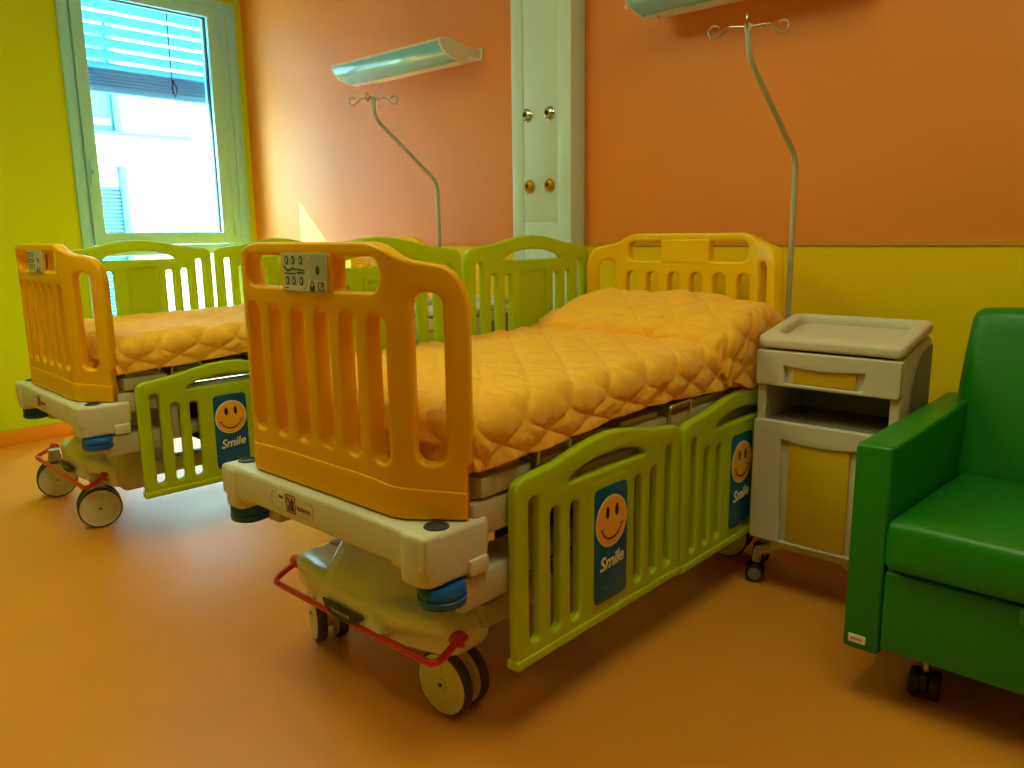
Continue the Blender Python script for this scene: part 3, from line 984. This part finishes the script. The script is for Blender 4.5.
# ------------------------------------------------------------------ bedside cabinets
def make_cabinet():
    x0, x1, y0, y1 = -1.112, -.672, 2.40, 2.675
    r = empty('bedside_cabinet', ((x0 + x1) / 2, (y0 + y1) / 2, 0), 'cream bedside cabinet with yellow panels between the front bed and the green armchair', 'cabinet', 'bedside cabinets')
    O = Vector(r.location)
    def P(name, bm, m, par=r, ang=38):
        bm.transform(Matrix.Translation(-O)); return obj(name, bm, m, par, ang=ang)
    zb, zn0, zn1, zd1 = .19, .602, .712, .826
    t = .028
    # carcass: sides, back, floor, shelf
    side = [(y0 + .012, zb), (y1, zb), (y1, .862), (y1 - .02, .872), (y0 + .05, .842), (y0 + .012, .832)]
    for xa, xb in ((x0, x0 + t), (x1 - t, x1)):
        P('carcass_side', plate(side, (), xb - xa, .005, 2, M=frame(((xa + xb) / 2, 0, 0), (0, 1, 0), (0, 0, 1))), M_CAB)
    # recessed side panels seen under an arch
    arch = [(y0 + .085, zb + .02), (y1 + .001, zb + .02), (y1 + .001, .850), (y0 + .19, .840), (y0 + .12, .80), (y0 + .085, .74)]
    arch = [(p.x, p.y) for p in fillet([(a, b, 0) for a, b in arch], [.01, .01, .01, .04, .06, .05], 5, True)]
    bm = plate(arch, (), .004, .001, 1, M=frame((x1 + .002, 0, 0), (0, 1, 0), (0, 0, 1)))
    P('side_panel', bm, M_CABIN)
    bm = box(x0 + t, x1 - t, y1 - .012, y1 - .002, zb, .84, 0)
    bm = box(x0 + t, x1 - t, y0 + .03, y1 - .012, zn0 - .025, zn0 - .004, .002, bm=bm)
    bm = box(x0 + t, x1 - t, y0 + .03, y1 - .012, zb + .01, zb + .03, .002, bm=bm)
    bm = box(x0 + t, x1 - t, y0 + .03, y1 - .012, zn1 + .002, zn1 + .012, .002, bm=bm)
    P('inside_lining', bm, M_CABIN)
    # tray top, rising to the back
    zt = lambda y: .836 + .054 * ((y - y0 + .01) / (y1 - y0)) ** .8
    tw = plate(rrect(x0 - .004, x1 + .004, y0 - .012, y1 + .004, .03, 6), [rrect(x0 + .042, x1 - .042, y0 + .045, y1 - .022, .03, 6)], .036, .012, 3)
    for v in tw.verts: v.co.z += zt(max(y0 - .01, v.co.y)) + .012
    tr = P('tray_top', tw, M_CAB)
    tb = plate(rrect(x0 + .03, x1 - .03, y0 + .035, y1 - .012, .03, 6), (), .008, .002, 1)
    for v in tb.verts: v.co.z += zt(max(y0 - .01, v.co.y)) - .002
    P('tray_floor', tb, M_CAB, tr)
    # drawer front with arched grip over a yellow inset
    def front(zlo, zhi, hx0, hx1, hz0, hz1, sag, lower_open):
        top = [(x, hz1 - sag * (1 - (2 * (x - hx0) / (hx1 - hx0) - 1) ** 2)) for x in [hx0 + (hx1 - hx0) * k / 14 for k in range(15)]]
        hole = [(hx0 + .006, hz0), (hx1 - .006, hz0)] + list(reversed(top))
        out = [(x0, zlo), (x1, zlo), (x1, zhi), (x0, zhi)]
        out = [(p.x, p.y) for p in fillet([(a, b, 0) for a, b in out], .01, 4, True)]
        return plate(out, [hole], .026, .005, 2, M=frame((0, y0, 0), (1, 0, 0), (0, 0, 1)))
    dr = P('drawer', front(zn1, zd1, x0 + .09, x1 - .10, zn1 + .012, zd1 - .045, .010, True), M_CAB)
    P('drawer_panel', box(x0 + .117, x1 - .128, y0 - .004, y0 + .006, zn1 + .014, zd1 - .045, .002), M_CABY, dr)
    P('drawer_recess', box(x0 + .085, x1 - .095, y0 + .004, y0 + .014, zn1 + .008, zd1 - .04, .002), M_CAB, dr)
    dz1 = zn0 - .004
    do = P('door', front(zb - .002, dz1, x0 + .095, x1 - .105, zb + .006, dz1 - .058, .012, True), M_CAB)
    P('door_panel', box(x0 + .12, x1 - .13, y0 - .005, y0 + .006, zb + .008, dz1 - .060, .002), M_CABY, do)
    P('door_recess', box(x0 + .088, x1 - .098, y0 + .004, y0 + .014, zb + .004, dz1 - .05, .002), M_CAB, do)
    # niche posts
    P('niche_post', box(x0 + .001, x0 + .03, y0 + .004, y0 + .03, zn0 - .01, zn1 + .01, .004), M_CAB)
    P('niche_post', box(x1 - .03, x1 - .001, y0 + .004, y0 + .03, zn0 - .01, zn1 + .01, .004), M_CAB)
    # base with castors
    bm = box(x0 + .06, x1 - .02, y0 + .02, y1 - .02, zb - .035, zb + .004, .006)
    P('base_frame', bm, M_CAB)
    for cx, cy in ((x0 - .012, y0 + .085), (x1 - .05, y0 + .06), (x0 - .072, y1 - .01), (x1 - .05, y1 - .01)):
        g = 1 if cx < -.9 else -1
        leg = tube([(x0 + .085 if g > 0 else cx - .09, cy - .012, zb - .03), (cx + g * .035, cy - .002, .115), (cx, cy, .10)], [.02, .018, .016], 10)
        lathe([(.014, 0), (.014, .04)], 14, Matrix.Translation((cx, cy, .06)), bm=leg)
        lg = P('caster_leg', leg, M_CAB)
        wm = bmesh.new()
        for s in (-1, 1):
            Mx = Matrix.Translation((cx + .004, cy - .018 + s * 0, .032)) @ Matrix.Rotation(radians(20), 4, 'Z') @ Matrix.Translation((0, s * .013, 0)) @ Matrix.Rotation(-s * pi / 2, 4, 'X')
            lathe([(0, 0), (.031, 0), (.032, .003), (.032, .015), (.029, .018), (.024, .018), (0, .016)], 24, Mx, bm=wm, mi=0)
            lathe([(0, .0195), (.022, .0195), (.023, .015)], 20, Mx, bm=wm, mi=1)
        P('wheel', wm, [M_BLACK, M_CABIN], lg)
    return r
cab = make_cabinet()
cab2 = copy_tree(cab)
cab2.location.x += -1.79
cab2['label'] = 'cream bedside cabinet glimpsed through the green rails beside the bed by the window'

# ------------------------------------------------------------------ green armchair
def cushion(x0, x1, y0, y1, z0, z1, bev=.03, puff=.012, n=10, M=None):
    bm = box(x0, x1, y0, y1, z0, z1, bev, 4)
    bmesh.ops.subdivide_edges(bm, edges=[e for e in bm.edges if e.calc_length() > .08], cuts=n, use_grid_fill=True)
    c = Vector(((x0 + x1) / 2, (y0 + y1) / 2, (z0 + z1) / 2)); h = Vector(((x1 - x0) / 2, (y1 - y0) / 2, (z1 - z0) / 2))
    for v in bm.verts:
        p = v.co - c
        for ax in range(3):
            o1, o2 = [a for a in range(3) if a != ax]
            w = max(0, 1 - (p[o1] / h[o1]) ** 2) * max(0, 1 - (p[o2] / h[o2]) ** 2)
            v.co[ax] += puff * w * p[ax] / h[ax]
    if M is not None: bm.transform(M)
    return bm

def make_armchair():
    ax0, ax1, yf, yb = -.640, -.552, 1.95, 2.78
    W = .80
    r = empty('armchair', (ax0 + W / 2, (yf + yb) / 2, 0), 'green vinyl armchair on castors in the right foreground', 'armchair')
    O = Vector(r.location)
    def P(name, bm, m, par=r, ang=50):
        bm.transform(Matrix.Translation(-O)); return obj(name, bm, m, par, ang=ang)
    for xa, xb in ((ax0, ax1), (ax0 + W - .088, ax0 + W)):
        bm = box(xa, xb, yf, yb, .142, .684, .009, 3)
        arm = P('armrest', bm, M_VINYL)
        # stitched seam along the front edge
        P('seam', tube([(xa + .004, yf + .018, .6845), (xb - .004, yf + .018, .6845)], .0014, 6), M_VINYL, arm)
        if xa == ax0:
            lb = plate(rrect(-.021, .021, -.011, .011, .002, 2), (), .002, .0004, 1, mi=0)
            for i in range(5):
                ribbon([(-.013 + .0055 * i, -.003), (-.010 + .0055 * i, .003)], .0025, .0016, 1, lb)
            lb.transform(frame((-.604, yf - .001, .172), (1, 0, 0), (0, 0, 1)))
            P('maker_label', lb, [M_WHITE, M_REDINK], arm)
    sx0, sx1 = ax1 + .003, ax0 + W - .091
    tilt = Matrix.Translation((0, yf, .5)) @ Matrix.Rotation(radians(-3.5), 4, 'X') @ Matrix.Translation((0, -yf, -.5))
    P('seat_cushion', cushion(sx0, sx1, 1.925, 2.66, .385, .512, .022, .010, M=tilt), M_VINYL)
    bm = box(sx0, sx1, 1.945, 2.70, .165, .375, .008, 3)
    bm2 = P('base_box', bm, M_VINYL)
    P('pull_loop', box(-.262, -.225, 1.930, 1.944, .335, .378, .004), M_VINYL, bm2)
    bt = Matrix.Translation((0, 2.60, .47)) @ Matrix.Rotation(radians(-15), 4, 'X') @ Matrix.Translation((0, -2.60, -.47))
    bm = cushion(sx0 - .03, sx1 + .03, 2.60, 2.73, .44, .985, .035, .016, M=bt)
    P('backrest', bm, M_VINYL)
    for cx, cy in ((-.470, 2.085), (.04, 2.085), (-.478, 2.64), (.04, 2.64)):
        st = lathe([(.010, .05), (.010, .17)], 14, Matrix.Translation((cx, cy, 0)))
        ft = P('caster', st, M_STEEL)
        wm = bmesh.new()
        for s in (-1, 1):
            Mx = Matrix.Translation((cx, cy, .039)) @ Matrix.Rotation(radians(8), 4, 'Z') @ Matrix.Translation((s * .013, 0, 0)) @ Matrix.Rotation(s * pi / 2, 4, 'Y')
            lathe([(0, 0), (.036, 0), (.039, .004), (.039, .018), (.034, .023), (0, .023)], 24, Mx, bm=wm)
        box(cx - .012, cx + .012, cy - .028, cy + .028, .02, .075, .005, bm=wm)
        P('wheel', wm, M_BLACK, ft)
    return r
make_armchair()

# ------------------------------------------------------------------ unseen fill lamps added on the ceiling (outside the picture)
def fill_lamp(x, y, label, E):
    r = empty('fill_lamp', (x, y, ZC), label, 'added fill lamp', 'added square fill lamps')
    bm = plate(rrect(-.6, .6, -.6, .6, .01, 3), [rrect(-.57, .57, -.57, .57, .01, 3)], .05, .004, 2, M=Matrix.Translation((0, 0, -.026)))
    obj('fill_lamp_frame', bm, M_WHITE, r)
    if True:
        m = bpy.data.materials.new('fill_glow'); m.use_nodes = True
        p = m.node_tree.nodes['Principled BSDF']
        p.inputs['Emission Color'].default_value = (.9, 1, .5, 1); p.inputs['Emission Strength'].default_value = E
    obj('lamp_diffuser', box(-.572, .572, -.572, .572, -.035, -.022, .002), m, r)
fill_lamp(-2.9, .5, 'added square fill lamp nearer the window', 3.2)
fill_lamp(-.5, 1.3, 'added square fill lamp nearer the right wall', 2.25)

# ------------------------------------------------------------------ light
w = bpy.data.worlds.new('sky'); SC.world = w; w.use_nodes = True
bg = w.node_tree.nodes['Background']
bg.inputs['Color'].default_value = (.60, .95, 1.0, 1)
bg.inputs['Strength'].default_value = 10.5

def portal(y0, y1, z0, z1):
    l = bpy.data.lights.new('daylight_portal', 'AREA'); l.shape = 'RECTANGLE'
    l.size = y1 - y0; l.size_y = z1 - z0
    l.cycles.is_portal = True
    o = bpy.data.objects.new('daylight_portal', l); COL.objects.link(o)
    o.location = (XL - .30, (y0 + y1) / 2, (z0 + z1) / 2)
    o.rotation_euler = Vector((1, 0, 0)).to_track_quat('-Z', 'Z').to_euler()
portal(W1[0], W1[1], W1[2], W1[3])

sun = bpy.data.lights.new('sun', 'SUN'); sun.energy = 14; sun.angle = radians(.6); sun.color = (1, .96, .88)
so = bpy.data.objects.new('sun', sun); COL.objects.link(so)
so.rotation_euler = Vector((1, .48, -.90)).to_track_quat('-Z', 'Y').to_euler()
so.location = (-8, 0, 6)

# ------------------------------------------------------------------ camera
f, pitch, roll, yaw = 782.608, .1883196, -.0135433, .7429532
fw = Vector((-sin(yaw) * cos(pitch), cos(yaw) * cos(pitch), -sin(pitch)))
rt = Vector((cos(yaw), sin(yaw), 0)); up = rt.cross(fw)
r2 = rt * cos(roll) + up * sin(roll); u2 = -rt * sin(roll) + up * cos(roll)
cam = bpy.data.cameras.new('camera'); cam.sensor_fit = 'HORIZONTAL'; cam.sensor_width = 36
cam.lens = f * 36 / 1024; cam.clip_start = .02
co = bpy.data.objects.new('camera', cam); COL.objects.link(co)
m = Matrix.Identity(4)
for i in range(3):
    m[i][0] = r2[i]; m[i][1] = u2[i]; m[i][2] = -fw[i]
m[0][3], m[1][3], m[2][3] = 0, 0, 1.2
co.matrix_world = m
SC.camera = co

SC.view_settings.view_transform = 'Standard'; SC.view_settings.look = 'None'
SC.view_settings.gamma = 1; SC.view_settings.use_curve_mapping = False
SC.view_settings.exposure = 1.15
SC.cycles.max_bounces = 10; SC.cycles.diffuse_bounces = 6; SC.cycles.transparent_max_bounces = 12
SC.cycles.sample_clamp_indirect = 6
SC.cycles.use_denoising = True
